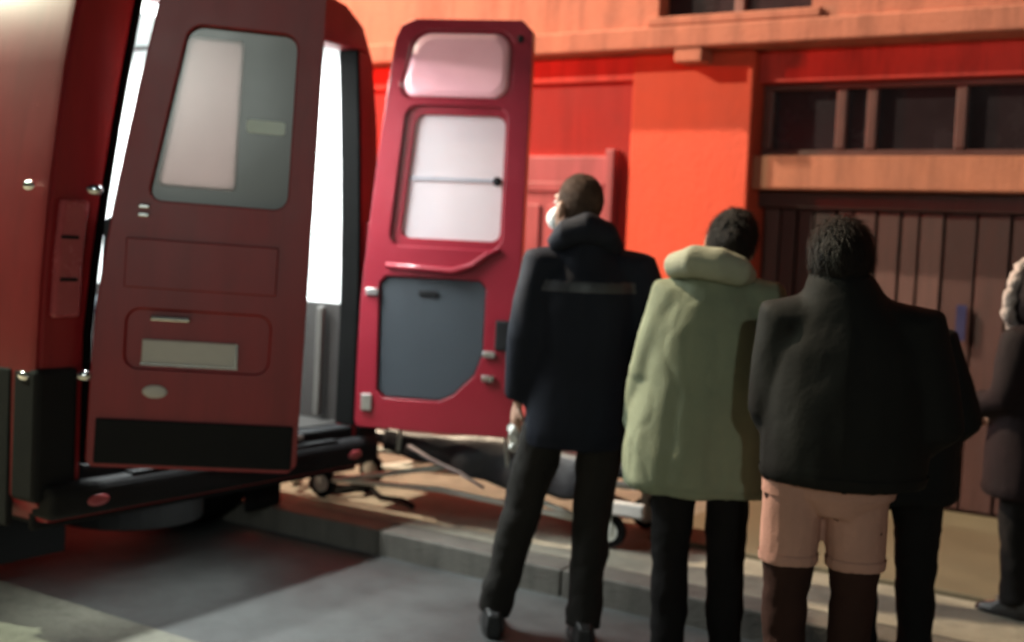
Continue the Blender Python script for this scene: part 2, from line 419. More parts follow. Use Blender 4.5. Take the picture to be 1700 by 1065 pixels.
bm = bmesh.new(); prism_x(bm, hp, -.10, .002); obj('header', bm, 'red', V, bevel=.01)
obj('sill', bx(-.10, .006, LH, RH, .50, .615), 'black', V, bevel=.01)
obj('step_edge', bx(.007, .03, -.02, .42, .588, .612), 'steel', V, bevel=.005)
# bumper with step
bm = bmesh.new()
prism(bm, [(-.05, .44), (.05, .44), (.075, .455), (.08, .535), (.06, .565), (-.05, .565)], -.915, .90)
bp = obj('bumper', bm, 'black', V, bevel=.02)
obj('tread_plate', bx(.007, .06, -.55, .62, .567, .573), 'black', bp)
obj('valance', bx(-.08, -.052, -.90, .89, .385, .50), 'black', V, bevel=.01)
for y in (-.72, .72):
    bm = bmesh.new(); ell(bm, (.08, y, .495), (.008, .05, .022)); obj('reflector', bm, 'lens', bp, smooth=True)
bm = bmesh.new(); prism_x(bm, [(-.16, .36), (.16, .36), (.16, .39), (-.16, .39)], .1, .2)
obj('underbody', bx(-5.2, -.09, -.86, .86, .398, .417), 'black', V)
for y0, y1 in ((-.90, -.38), (.66, .90)):
    mf = obj('shade_flap', bx(-.56, -.545, y0, y1, .13, .40), 'rubber', V, bevel=.004)  # dark flaps added to stand for the black shade under the van
bm = bmesh.new(); rings(bm, [[Vector((-.62 + q * math.cos(2 * math.pi * k / 24), q * math.sin(2 * math.pi * k / 24), z)) for k in range(24)] for z, q in ((.20, .26), (.22, .33), (.36, .33), (.385, .27))])
obj('shade_disc', bm, 'rubber', V)  # dark disc added between the flaps for the same shade
# tail lamps
def tail(s, y0, y1):
    pts = [(y0, 1.16), (y1, 1.16), (y1 + s * .012, 1.4), (y1 + s * .03, 1.58), (y0 + s * .028, 1.58), (y0 + s * .01, 1.4)]
    bm = bmesh.new(); prism_x(bm, [(y, z) for y, z in pts], .0, .035)
    o = obj('tail_lamp', bm, 'lens', V, bevel=.012)
    for z in (1.29, 1.44):
        obj('lamp_divider', bx(.034, .040, min(y0, y1) + .02, max(y0, y1) - .02, z, z + .012), 'black', o)
tail(1, -.90, -.79)
tail(-1, .90, .835)
for s_, y0, y1 in ((-1, -.952, LH - .03), (1, RH + .02, .952)):
    obj('corner_cladding', bx(-.12, .022, y0, y1, .50, .98), 'black', V, bevel=.02)
# wheels
def wheel(x, s):
    r = .35
    bm = bmesh.new()
    prof = [(.62, .20), (.62, .33), (.64, .35), (.80, .35), (.83, .33), (.83, .21), (.80, .20)]
    n = 28; rr = []
    for k in range(n):
        a = 2 * math.pi * k / n
        rr.append([Vector((x + q * math.cos(a), s * y, .35 + q * math.sin(a))) for y, q in prof])
    vs_ = [[bm.verts.new(p) for p in r_] for r_ in rr]
    for k in range(n):
        a_, b_ = vs_[k], vs_[(k + 1) % n]
        for j in range(len(prof)):
            jj = (j + 1) % len(prof); bm.faces.new((a_[j], a_[jj], b_[jj], b_[j]))
    t = obj('wheel', bm, 'rubber', V, smooth=False)
    bm = bmesh.new(); rings(bm, [[Vector((x + q * math.cos(2 * math.pi * k / 20), s * y, .35 + q * math.sin(2 * math.pi * k / 20))) for k in range(20)] for y, q in ((.66, .205), (.79, .205), (.80, .18), (.77, .12), (.80, .07), (.81, .05))])
    obj('rim', bm, 'steel', t)
    t.matrix_parent_inverse = Matrix.Rotation(R(1.2), 4, 'X')
for x_ in (-.98, -4.45):
    for s in (-1, 1): wheel(x_, s)
# side rub strip, side window, cab windows, mirrors, lights
for s in (-1, 1):
    obj('rub_strip', bx(-.50, -.125, s * (HW + .004) - .012, s * (HW + .004) + .016, .40, .97), 'black', V, bevel=.008)
    obj('rub_strip', bx(-3.95, -1.46, s * (HW + .006) - .012, s * (HW + .006) + .016, .70, .80), 'black', V, bevel=.008)
    bm = bmesh.new(); rings(bm, [[Vector((x_, s * (half_at(z) * 1.008 + d), z)) for x_, z in rrect(-2.7, -1.5, 1.4, 2.0, .06)] for d in (-.02, .008)])
    obj('side_window', bm, 'glass', V)
    obj('cab_window', bx(-4.2, -3.5, s * HW * .97 - .03, s * HW * .97 + .03, 1.35, 1.75), 'glass', V, bevel=.02)
    bm = bmesh.new(); ell(bm, (-4.3, s * 1.12, 1.45), (.06, .12, .17)); mo = obj('mirror', bm, 'black', V, smooth=True)
    bm = bmesh.new(); tube(bm, [(-4.28, s * .9, 1.3), (-4.28, s * 1.1, 1.38)], .02); obj('mirror_arm', bm, 'black', mo)
    bm = bmesh.new(); ell(bm, (-5.26, s * .62, .82), (.12, .17, .11)); obj('headlight', bm, 'chrome', V, smooth=True)
bm = bmesh.new(); rings(bm, [[Vector((-4.30 + d, -.74, 1.90)), Vector((-4.66 + d, -.80, 1.33)), Vector((-4.66 + d, .80, 1.33)), Vector((-4.30 + d, .74, 1.90))] for d in (-.02, .06)])
obj('windscreen', bm, 'glass', V)
# interior lining
iw = HW - .075
def iy(z): return half_at(z) - .06
izs = [.62, 1.18, 1.19, 1.6, 2.05, 2.33, 2.42]
for s in (-1, 1):
    bm = bmesh.new(); prism_x(bm, [(s * (iy(.62) - .0), .62), (s * (iy(.62) - .06), .62), (s * (iy(1.18) - .06), 1.18), (s * iy(1.18), 1.18)], -2.9, -.101)
    obj('lower_lining', bm, 'grey_in', V)
    bm = bmesh.new(); zz = [1.183, 1.6, 2.05, 2.33, 2.42]
    prism_x(bm, [(s * iy(z), z) for z in zz] + [(s * (iy(z) - .035), z) for z in zz[::-1]], -2.9, -.101)
    obj('upper_lining', bm, 'white_in', V)
obj('grab_rail', bx(-.24, -.20, .765, .80, .64, 1.17), 'rail', V, bevel=.012)
obj('van_floor', bx(-2.9, -.10, -.9, .9, .56, .619), 'floor_in', V)
obj('van_ceiling', bx(-2.9, -.101, -.72, .72, 2.44, 2.47), 'white_in', V)
obj('bulkhead', bx(-2.95, -2.905, -.9, .9, .6, 2.45), 'white_in', V)
cab = obj('cabinet', bx(-2.88, -1.3, -.80, -.42, .62, 1.75), 'white_in', V, bevel=.015)
for k in range(3): obj('cabinet_door', bx(-2.84 + k * .52, -2.36 + k * .52, -.419, -.405, .72, 1.68), 'white_in', cab, bevel=.008)
bn = obj('bench', bx(-2.4, -.7, .48, .78, .62, 1.05), 'grey_in', V, bevel=.02)
obj('bench_cushion', bx(-2.4, -.7, .46, .78, 1.052, 1.12), 'trim', bn, bevel=.025)
for k, xx in enumerate((-.36, -1.5)):
    hs = obj('ceiling_lamp', bx(xx - .12, xx + .12, -.45, .45, 2.405, 2.439), 'white_in', V, bevel=.01)
    obj('lamp_lens', bx(xx - .10, xx + .10, -.43, .43, 2.395, 2.404), 'lampglass', hs)
    L = bpy.data.lights.new('ceiling_light', 'AREA'); L.shape = 'RECTANGLE'; L.size = .2; L.size_y = .85; L.energy = VAN_LIGHT_W * (1.0 if k == 0 else .8); L.color = VAN_LIGHT_COL
    lo = bpy.data.objects.new('ceiling_light', L); col.objects.link(lo); lo.parent = V; lo.location = (xx, 0, 2.385)
# roof light bar
rb = obj('beacon_bar', bx(-3.2, -2.85, -.6, .6, 2.62, 2.72), 'lens', V, bevel=.03)
obj('beacon_base', bx(-3.15, -2.9, -.5, .5, 2.58, 2.62), 'black', rb)

L = bpy.data.lights.new('beacon_light', 'SPOT'); L.spot_size = R(104); L.spot_blend = .5; L.energy = BEACON_W; L.color = (1, .05, .03); L.shadow_soft_size = .12
lo = bpy.data.objects.new('beacon_light', L); col.objects.link(lo); lo.parent = V; lo.location = (-3.3, .80, 2.74); lo.rotation_euler = (R(92), 0, R(-40))
sl = obj('bumper_fill', bx(-.16, -.12, -.82, .30, .40, .418), 'lampglass', V, bevel=.004)  # fill strip added under the bumper to brighten the ground
L = bpy.data.lights.new('bumper_fill_light', 'AREA'); L.shape = 'RECTANGLE'; L.size = .04; L.size_y = 1.1; L.energy = BUMPER_FILL_W; L.color = VAN_LIGHT_COL
lo = bpy.data.objects.new('bumper_fill_light', L); col.objects.link(lo); lo.parent = V; lo.location = (-.14, -.26, .393)

# doors
DW = .755; DZ0, DZ1 = .62, 2.515
def hinge_off(z, k): return 0.0 if z < 1.1 else k * ((z - 1.1) / 1.25) ** 1.3
def door_outline(k):
    pts = [(.02, DZ0), (DW - .03, DZ0), (DW, DZ0 + .03), (DW, DZ1 - .05), (DW - .05, DZ1)]
    pts += [(hinge_off(2.38, k) + .10, DZ1), (hinge_off(2.38, k) + .035, DZ1 - .03), (hinge_off(2.40, k) + .005, DZ1 - .09)]
    for z in (2.3, 2.15, 2.0, 1.8, 1.6, 1.4, 1.2, .9): pts.append((hinge_off(z, k), z))
    pts.append((0, DZ0 + .02))
    return pts[::-1]
# right door: inside face turned to the street (local -Y)
def right_door():
    k = .105
    bm = bmesh.new(); prism(bm, door_outline(k), -.045, .03)
    win = rrect(.175, .645, 1.515, 2.085, .045, 5, .05)
    cs = []
    c = bmesh.new(); prism(c, win, -.2, .2); cs.append(c)
    c = bmesh.new(); prism(c, rrect(.125, .66, 1.475, 2.125, .06, 5, .055), -.2, -.022); cs.append(c)
    low = [(.10, .80), (.135, .765), (.40, .765), (.47, .80), (.565, .90), (.60, 1.0), (.60, 1.30), (.57, 1.335), (.12, 1.335), (.09, 1.30)]
    c = bmesh.new(); prism(c, low, -.2, -.015); cs.append(c)
    c = bmesh.new(); prism(c, rrect(.135, .67, 2.15, 2.47, .075, 6, .07), -.2, -.03); cs.append(c)
    d = link('rear_door', boolean(bm, cs), 'redin', V, loc=(.02, RH + .012, 0), rz=R(22))
    b = d.modifiers.new('bevel', 'BEVEL'); b.width = .011; b.segments = 3; b.limit_method = 'ANGLE'; b.angle_limit = R(35)
    tag(d, 'open rear door with white frosted window and grey inner panel')
    # raised upper pressing
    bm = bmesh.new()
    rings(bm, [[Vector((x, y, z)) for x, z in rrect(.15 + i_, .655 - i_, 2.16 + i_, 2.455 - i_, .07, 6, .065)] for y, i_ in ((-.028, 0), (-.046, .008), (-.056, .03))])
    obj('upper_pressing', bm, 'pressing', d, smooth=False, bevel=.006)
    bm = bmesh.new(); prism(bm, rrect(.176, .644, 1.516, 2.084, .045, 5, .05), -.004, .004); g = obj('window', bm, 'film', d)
    obj('slider_rail', bx(.182, .638, -.012, -.0045, 1.785, 1.80), 'strap', g)
    bm = bmesh.new(); ell(bm, (.62, -.02, 1.79), (.022, .016, .022)); obj('catch', bm, 'black', g, smooth=True)
    bm = bmesh.new(); prism(bm, [(x * .985 + .006, z * .985 + .016) for x, z in low], -.030, -.0155); t = obj('trim_panel', bm, 'trim', d, bevel=.006)
    obj('pull_recess', bx(.28, .37, -.040, -.0305, 1.25, 1.275), 'black', t, bevel=.004)
    # moulded grab ledge above the trim panel and along the free side
    bm = bmesh.new(); tube(bm, [(.12, -.05, 1.385), (.30, -.062, 1.378), (.44, -.065, 1.37), (.53, -.06, 1.40), (.60, -.055, 1.455), (.655, -.05, 1.475)], [.012, .017, .02, .018, .014, .011], 10)
    obj('grab_ledge', bm, 'redin', d, smooth=True)
    obj('lock_case', bx(.655, .72, -.07, -.046, 1.02, 1.16), 'black', d, bevel=.01)
    for z_ in (.985, .875):
        obj('striker', bx(.60, .66, -.062, -.046, z_, z_ + .03), 'steel', d, bevel=.006)
    obj('bolt_plate', bx(.03, .09, -.058, -.046, 1.24, 1.275), 'steel', d, bevel=.005)
    obj('bolt_plate', bx(.03, .08, -.058, -.046, .70, .78), 'steel', d, bevel=.005)
    bm = bmesh.new(); ell(bm, (.70, -.047, 2.43), (.014, .008, .018)); obj('buffer', bm, 'black', d, smooth=True)
    return d
right_door()
def left_door():
    k = .17
    bm = bmesh.new(); prism(bm, door_outline(k), -.03, .03)
    win = rrect(.165, .66, 1.60, 2.24, .05, 5, .11)
    cs = []
    c = bmesh.new(); prism(c, win, -.2, .2); cs.append(c)
    c = bmesh.new(); prism(c, rrect(.115, .63, .985, 1.205, .05), -.2, -.018); cs.append(c)
    d = link('rear_door', boolean(bm, cs), 'red', V, loc=(.02, LH - .01, 0), rz=R(42))
    d.rotation_euler = (0, R(1.4), R(44))
    b = d.modifiers.new('bevel', 'BEVEL'); b.width = .012; b.segments = 3; b.limit_method = 'ANGLE'; b.angle_limit = R(35)
    tag(d, 'open rear door with number plate and half frosted window')
    bm = bmesh.new(); prism(bm, rrect(.155, .67, 1.59, 2.25, .05, 5, .11), .012, .024)
    c = bmesh.new(); prism(c, rrect(.20, .46, 1.665, 2.195, .02, 3, .08), -.1, .1)
    g = link('window', boolean(bm, [c]), 'glass', d)
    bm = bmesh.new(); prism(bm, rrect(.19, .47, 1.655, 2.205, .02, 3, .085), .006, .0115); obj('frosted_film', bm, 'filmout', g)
    bm = bmesh.new(); prism(bm, rrect(.495, .635, 1.875, 1.925, .012, 3), .006, .0115); obj('sticker', bm, 'sticker', g)
    bm = bmesh.new(); prism(bm, rrect(.012, DW - .012, .635, 1.53, .03), .0305, .042); obj('inner_trim', bm, 'trim', d, bevel=.006)
    pt = obj('number_plate', bx(.175, .515, -.030, -.0185, 1.005, 1.095), 'plate', d, bevel=.006)
    obj('plate_rim', bx(.172, .518, -.034, -.0305, 1.0, 1.010), 'chrome', pt)
    obj('plate_rim', bx(.506, .516, -.034, -.0305, 1.0105, 1.094), 'chrome', pt)
    h = obj('handle', bx(.20, .34, -.05, -.0185, 1.165, 1.185), 'chrome', d, bevel=.006)
    obj('lower_trim', bx(.03, DW - .02, -.046, -.031, .635, .80), 'black', d, bevel=.012)
    obj('pressing', bx(.10, .64, -.040, -.0305, 1.28, 1.46), 'red', d, bevel=.02)
    for z_ in (1.545, 1.575):
        obj('lock', bx(.135, .175, -.045, -.031, z_ - .008, z_ + .008), 'chrome', d, bevel=.005)
    for z_ in (1.62, .95):
        bm = bmesh.new(); ell(bm, (-.02, -.035, z_), (.03, .014, .02)); obj('hinge', bm, 'chrome', d, smooth=True)
    bm = bmesh.new(); ell(bm, (.23, -.033, .905), (.045, .008, .025)); obj('emblem', bm, 'plate', d, smooth=True)
    return d
left_door()
for z_ in (1.62, .95):
    bm = bmesh.new(); ell(bm, (-.06, -HW - .008, z_), (.032, .012, .018)); obj('hinge', bm, 'chrome', V, smooth=True)

# ------------------------------------------------------------------ stretcher
S = empty('stretcher', (-3.35, 5.0, PZ), R(4)); tag(S, 'low wheeled stretcher with black mattress on the pavement under the open door', 'stretcher')
for s in (-1, 1):
    bm = bmesh.new(); tube(bm, [(-.92, s * .24, .30), (.92, s * .24, .30)], .017, 10); obj('side_rail', bm, 'frame', S, smooth=True)
    bm = bmesh.new(); tube(bm, [(-.80, s * .22, .10), (-.1, s * .22, .14), (.80, s * .22, .10)], .014, 10); obj('lower_rail', bm, 'frame', S, smooth=True)
    bm = bmesh.new(); tube(bm, [(-.75, s * .23, .10), (.1, s * .23, .30)], .014, 8); obj('leg', bm, 'frame', S, smooth=True)
    bm = bmesh.new(); tube(bm, [(.75, s * .235, .10), (-.1, s * .235, .295)], .014, 8); obj('leg', bm, 'frame', S, smooth=True)
    bm = bmesh.new(); tube(bm, [(-.30, s * .30, .32), (-.28, s * .31, .50), (.0, s * .31, .54), (.30, s * .31, .50), (.32, s * .30, .32)], .012, 8); obj('guard_rail', bm, 'frame', S, smooth=True)
bm = bmesh.new(); tube(bm, [(-.90, -.24, .30), (-1.0, -.25, .22), (-1.10, -.20, .14), (-1.13, 0, .12), (-1.10, .20, .14), (-1.0, .25, .22), (-.90, .24, .30)], .016, 10); obj('end_handle', bm, 'frame', S, smooth=True)
bm = bmesh.new(); tube(bm, [(.92, -.24, .30), (.99, -.18, .29), (1.0, 0, .29), (.99, .18, .29), (.92, .24, .30)], .016, 10); obj('end_handle', bm, 'frame', S, smooth=True)
obj('foot_bumper', bx(.80, 1.01, -.30, -.265, .17, .235), 'plate', S, bevel=.01)
for xx in (-.82, .82):
    for s in (-1, 1):
        bm = bmesh.new(); rings(bm, [[Vector((xx + q * math.cos(2 * math.pi * k / 20), s * .22 + y, .078 + q * math.sin(2 * math.pi * k / 20))) for k in range(20)] for y, q in ((-.018, .06), (-.014, .077), (.014, .077), (.018, .06))])
        w_ = obj('wheel', bm, 'rubber', S)
        bm = bmesh.new(); rings(bm, [[Vector((xx + q * math.cos(2 * math.pi * k / 16), s * .22 + y, .078 + q * math.sin(2 * math.pi * k / 16))) for k in range(16)] for y, q in ((-.026, .02), (-.022, .046), (.022, .046), (.026, .02))])
        obj('rim', bm, 'frame', w_)
        bm = bmesh.new(); box(bm, xx - .02, xx + .02, s * .22 - .034, s * .22 - .028, .07, .19); box(bm, xx - .02, xx + .02, s * .22 + .028, s * .22 + .034, .07, .19); box(bm, xx - .02, xx + .02, s * .22 - .034, s * .22 + .034, .175, .19)
        obj('caster_fork', bm, 'frame', w_, bevel=.004)
bm = bmesh.new(); box(bm, -.55, .92, -.25, .25, .325, .40)
obj('mattress', bm, 'mattress', S, bevel=.03, seg=3)
bm = bmesh.new(); rings(bm, [[Vector((-.56 + a, y, .33 + b)) for a, b in ((0, 0), (.10, .02), (-.28, .36), (-.36, .33))] for y in (-.25, .25)])
obj('backrest', bm, 'mattress', S, bevel=.025, seg=3)
# dark blanket draped over the street side
bm = bmesh.new(); nx, ny = 36, 16; g_ = []
for i in range(nx + 1):
    row = []
    for j in range(ny + 1):
        x_ = -.40 + 1.12 * i / nx; t = j / ny
        if t < .45: y_ = .20 - t / .45 * .47; z_ = .43 + .02 * math.sin(6 * x_)
        else:
            q = (t - .45) / .55; y_ = -.27 - .035 * math.sin(q * 2.2) - .02 * math.sin(x_ * 22) * q; z_ = .43 - q * (.17 + .05 * math.sin(x_ * 3.1))
        row.append(bm.verts.new((x_, y_, z_ + .008 * noise.noise(Vector((x_ * 9, t * 7, 0))))))
    g_.append(row)
for i in range(nx):
    for j in range(ny): bm.faces.new((g_[i][j], g_[i + 1][j], g_[i + 1][j + 1], g_[i][j + 1]))
bl = obj('blanket', bm, 'mattress', S, smooth=True)
sd = bl.modifiers.new('sol', 'SOLIDIFY'); sd.thickness = .012
bm = bmesh.new(); tube(bm, [(-.22, -.335, .36), (-.08, -.345, .31), (.08, -.35, .27), (.22, -.35, .215)], [.02, .02, .018, .015], 8, flat=.3); obj('strap', bm, 'strap', S, smooth=True)

# ------------------------------------------------------------------ small litter on the pavement
bm = bmesh.new(); ell(bm, (0, 0, .03), (.035, .045, .032), 12, 8)
for v in bm.verts: v.co += Vector((noise.noise(v.co * 60), noise.noise(v.co * 60 + Vector((9, 0, 0))), noise.noise(v.co * 60 + Vector((0, 9, 0))))) * .012
o = obj('crumpled_paper', bm, 'paper'); o.location = (-4.47, 4.86, PZ); tag(o, 'small crumpled white paper on the pavement beside the van step', 'litter')

# coil of dark cable by the end of the stretcher
bm = bmesh.new(); pts = []
for k in range(75):
    a = 2 * math.pi * k / 24; rr_ = .15 + .012 * math.sin(k * .7) - .0006 * k
    pts.append((rr_ * 1.25 * math.cos(a) + .0008 * k, rr_ * math.sin(a), .016 + .00045 * k + .006 * math.sin(k * .9)))
pts += [(.22, .02, .03), (.33, -.04, .014), (.46, -.02, .014), (.58, -.09, .014)]
tube(bm, pts, .014, 8)
o = obj('coiled_cable', bm, 'rubber', smooth=True); o.location = (-4.22, 4.92, PZ); tag(o, 'dark coiled cable on the pavement below the open red door', 'cable')

# ------------------------------------------------------------------ people
def hand(bm, wr, d, palm_n, side, k=1.0, curl=.5):
    d = d.normalized(); palm_n = (palm_n - d * palm_n.dot(d)).normalized(); w = d.cross(palm_n) * side
    c = wr + d * .05 * k
    tube(bm, [wr - d * .02, wr + d * .02 * k, wr + d * .06 * k, wr + d * .095 * k], [.024 * k, .032 * k, .04 * k, .036 * k], 12, ref=palm_n, flat=.5)
    for i, (off, ln) in enumerate(((.031, .068), (.0105, .078), (-.0105, .072), (-.031, .056))):
        p = wr + d * .088 * k + w * off * k; pts = [p - d * .02 * k]; a = 0
        for s_ in (.45, .32, .23):
            a += curl; p = p + (d * math.cos(a) + palm_n * math.sin(a)) * ln * s_ * k; pts.append(p)
        tube(bm, pts, [.0095 * k, .0095 * k, .0088 * k, .0075 * k], 8)
    p = wr + d * .03 * k + w * .03 * k
    tube(bm, [p, p + (w * .8 + d * .6 + palm_n * .25).normalized() * .035 * k, p + (w * .8 + d * .6 + palm_n * .25).normalized() * .035 * k + (d + palm_n * .5 + w * .1).normalized() * .03 * k], [.013 * k, .011 * k, .009 * k], 8)

def person(loc, rz, sc_, J, label, coat, hem, coat_m, leg_m, hair_m='hair', hair=True, head_rot=(0, 0, 0), lean=(0, 0),
           sleeve=(.088, .075, .06), voxel=.013, wr=.006, seed=1.0, shorts=None, legk=1.0, curl=(.5, .5), palm=None):
    """J: joint overrides in metres for a 1.75 m figure; coat: list of (z, rx, ry, cx, cy) rings"""
    E = empty('person', loc, rz); tag(E, label, 'person', 'people standing behind the ambulance')
    def le(p):
        p = Vector(p); h = max(0, p.z - .95)
        return Vector((p.x + lean[0] * h, p.y + lean[1] * h, p.z)) * sc_
    D = dict(neck=(0, -.005, 1.47), head=(0, .03, 1.635), shl=(-.185, 0, 1.425), shr=(.185, 0, 1.425), ell=(-.25, -.03, 1.13), elr=(.25, -.03, 1.13),
             wrl=(-.26, .06, .88), wrr=(.26, .06, .88), hpl=(-.095, 0, .92), hpr=(.095, 0, .92), knl=(-.10, .02, .50), knr=(.10, .02, .50), anl=(-.10, -.01, .09), anr=(.10, -.01, .09))
    D.update(J)
    P = {k: le(v) if k[:2] not in ('kn', 'an') else Vector(v) * sc_ for k, v in D.items()}
    s = sc_
    # --- body, one continuous skin
    bm = bmesh.new()
    def er(z, rx, ry, cx=0, cy=0):
        c = le((cx, cy, z)); return [c + Vector((rx * s * math.cos(2 * math.pi * k / 20), ry * s * math.sin(2 * math.pi * k / 20), 0)) for k in range(20)]
    rings(bm, [er(.84, .12, .085), er(.95, .155, .105), er(1.08, .135, .095), er(1.25, .155, .105), er(1.38, .165, .10), er(1.45, .11, .075), er(1.49, .06, .055)])
    tube(bm, [P['neck'] - Vector((0, 0, .05)), P['neck'], P['head'] - Vector((0, .02, .05)) * s], [.062 * s, .056 * s, .054 * s], 14)
    hr = (Matrix.Rotation(R(head_rot[2]), 3, 'Z') @ Matrix.Rotation(R(head_rot[0]), 3, 'X') @ Matrix.Rotation(R(head_rot[1]), 3, 'Y'))
    H = P['head']
    def hp_(x, y, z): return H + hr @ (Vector((x, y, z)) * s)
    ell(bm, hp_(0, -.012, .025), (.075 * s, .096 * s, .098 * s), 20, 14, hr)
    ell(bm, hp_(0, .022, -.045), (.058 * s, .070 * s, .075 * s), 18, 12, hr)
    ell(bm, hp_(0, .045, -.09), (.034 * s, .04 * s, .03 * s), 12, 8, hr)
    tube(bm, [hp_(0, .082, .02), hp_(0, .10, -.012), hp_(0, .112, -.03), hp_(0, .094, -.042)], [.010 * s, .012 * s, .016 * s, .014 * s], 10)
    tube(bm, [hp_(-.022, .086, -.066), hp_(0, .096, -.064), hp_(.022, .086, -.066)], [.006 * s, .009 * s, .006 * s], 8)
    tube(bm, [hp_(-.045, .078, .032), hp_(0, .09, .026), hp_(.045, .078, .032)], [.010 * s, .011 * s, .010 * s], 8)
    for sx in (-1, 1): ell(bm, hp_(sx * .083, -.008, -.012), (.013 * s, .023 * s, .036 * s), 10, 8, hr)
    for a, b, c, sd_, cu in (('shl', 'ell', 'wrl', -1, curl[0]), ('shr', 'elr', 'wrr', 1, curl[1])):
        tube(bm, [P[a] + Vector((-sd_ * .05, 0, 0)), P[a], P[a].lerp(P[b], .5), P[b], P[b].lerp(P[c], .35), P[c]], [.05 * s, .052 * s, .045 * s, .037 * s, .04 * s, .026 * s], 12)
        pn = Vector((-sd_, 0.2, 0)) if not palm or not palm.get(a) else Vector(palm[a])
        hand(bm, P[c], P[c] - P[b], pn, -sd_, s, cu)
    for a, b, c in (('hpl', 'knl', 'anl'), ('hpr', 'knr', 'anr')):
        tube(bm, [P[a] + Vector((0, 0, .04)), P[a], P[a].lerp(P[b], .5), P[b], P[b].lerp(P[c], .35), P[c], P[c] - Vector((0, 0, .05))], [.06 * s, .072 * s, .062 * s, .048 * s, .05 * s, .034 * s, .034 * s], 14)
        ell(bm, P[c] + Vector((0, .06, -.055)) * s, (.035 * s, .11 * s, .03 * s), 12, 8)
    me = remesh(bm, .0065, 3)
    bo = link('body', me, 'skin', E)
    for sx in (-1, 1):
        b2 = bmesh.new(); ell(b2, hp_(sx * .031, .081, .008), (.013 * s, .010 * s, .009 * s), 10, 8, hr); obj('eye', b2, 'mask', bo, smooth=True)
    # --- trousers
    bm = bmesh.new()
    rings(bm, [er(.80, .07, .08), er(.86, .15, .105), er(.95, .17, .12), er(1.02, .165, .115)])
    for a, b, c in (('hpl', 'knl', 'anl'), ('hpr', 'knr', 'anr')):
        tube(bm, [P[a] + Vector((0, 0, .03)), P[a], P[a].lerp(P[b], .5), P[b], P[b].lerp(P[c], .5), P[c] + Vector((0, 0, -.015))], [x * s * legk for x in (.092, .098, .088, .075, .07, .066)], 16)
    link('trousers', remesh(bm, .011, 3, .011, 9, seed, 1.3), leg_m, E)
    if shorts:
        zb, sm = shorts; bm = bmesh.new()
        rings(bm, [er(.80, .09, .10), er(.86, .165, .125), er(.95, .185, .135), er(1.02, .18, .13)])
        for a, b in (('hpl', 'knl'), ('hpr', 'knr')):
            e = P[a].lerp(P[b], zb)
            tube(bm, [P[a] + Vector((0, 0, .03)), P[a], P[a].lerp(e, .5), e], [.092 * s, .10 * s, .097 * s, .094 * s], 16)
        sme = remesh(bm, .008, 3, .006, 8, seed + 3, .7); so = link('shorts', sme, sm, E)
        zl = min(v.co.z for v in sme.vertices)
        link('shorts_hem', to_mesh(patch(sme, lambda c, n: zl + .008 < c.z < zl + .034 and abs(n.z) < .8, .004)), sm, so, smooth=True)
        link('waistband', to_mesh(patch(sme, lambda c, n: .86 * s < c.z < .90 * s, .004)), sm, so, smooth=True)
    for c in ('anl', 'anr'):
        bm = bmesh.new(); a = P[c] / s
        rings(bm, [[(a + Vector((q[0], y, q[1]))) * s for q in pts] for y, pts in (
            (-.085, ((-.022, -.088), (.022, -.088), (.028, -.05), (.02, .0), (-.02, .0), (-.028, -.05))),
            (-.04, ((-.04, -.088), (.04, -.088), (.045, -.04), (.035, .03), (-.035, .03), (-.045, -.04))),
            (.03, ((-.042, -.088), (.042, -.088), (.046, -.05), (.034, .02), (-.034, .02), (-.046, -.05))),
            (.10, ((-.048, -.088), (.048, -.088), (.05, -.065), (.035, -.03), (-.035, -.03), (-.05, -.065))),
            (.16, ((-.044, -.088), (.044, -.088), (.045, -.07), (.03, -.045), (-.03, -.045), (-.045, -.07))),
            (.195, ((-.022, -.088), (.022, -.088), (.022, -.078), (.015, -.065), (-.015, -.065), (-.022, -.078))))])
        obj('shoe', bm, 'shoe', E, bevel=.008)
    # --- coat
    bm = bmesh.new()
    rings(bm, [er(*r_) for r_ in coat])
    for a, b, c, sd_ in (('shl', 'ell', 'wrl', -1), ('shr', 'elr', 'wrr', 1)):
        tube(bm, [P[a] + Vector((-sd_ * .06 * s, 0, -.01)), P[a], P[a].lerp(P[b], .5), P[b], P[b].lerp(P[c], .5), P[b].lerp(P[c], .96)],
             [sleeve[0] * s, sleeve[0] * s, (sleeve[0] + sleeve[1]) / 2 * s, sleeve[1] * s, (sleeve[1] + sleeve[2]) / 2 * s, sleeve[2] * s], 16)
    cme = remesh(bm, voxel, 7, wr, 7.5, seed, .55)
    co = link('coat', cme, coat_m, E)
    # --- hem and cuffs as bands of their own
    zb_ = min(v.co.z for v in cme.vertices)
    bm = patch(cme, lambda c, n: zb_ + .012 < c.z < zb_ + .045 and abs(n.z) < .8, .004); link('hem', to_mesh(bm), coat_m, E, smooth=True)
    bm = patch(cme, lambda c, n: abs(c.x - .0) < .006 and n.y < -.4 and c.z < 1.40 * s, .003); link('back_seam', to_mesh(bm), coat_m, E, smooth=True)
    # --- hair
    if hair:
        bm = bmesh.new()
        k = hair if isinstance(hair, dict) else {}
        t = k.get('t', .012)
        ell(bm, hp_(0, -.022, .032), ((.075 + t) * s, (.094 + t) * s, (.096 + t) * s), 20, 14, hr)
        for e_ in k.get('extra', ()): ell(bm, hp_(*e_[0]), tuple(q * s for q in e_[1]), 16, 12, hr)
        hm = remesh(bm, .007, 4, k.get('w', .004) * .6, 40, seed, .25)
        b3 = bmesh.new(); b3.from_mesh(hm)
        inv = hr.transposed()
        dead = [v for v in b3.verts if (lambda q: q.y > .045 * s and q.z < .075 * s)(inv @ (v.co - H))]
        bmesh.ops.delete(b3, geom=dead, context='VERTS')
        b3.normal_update(); rng = random.Random(int(seed * 10)); vv = [v for v in b3.verts if v.link_faces]
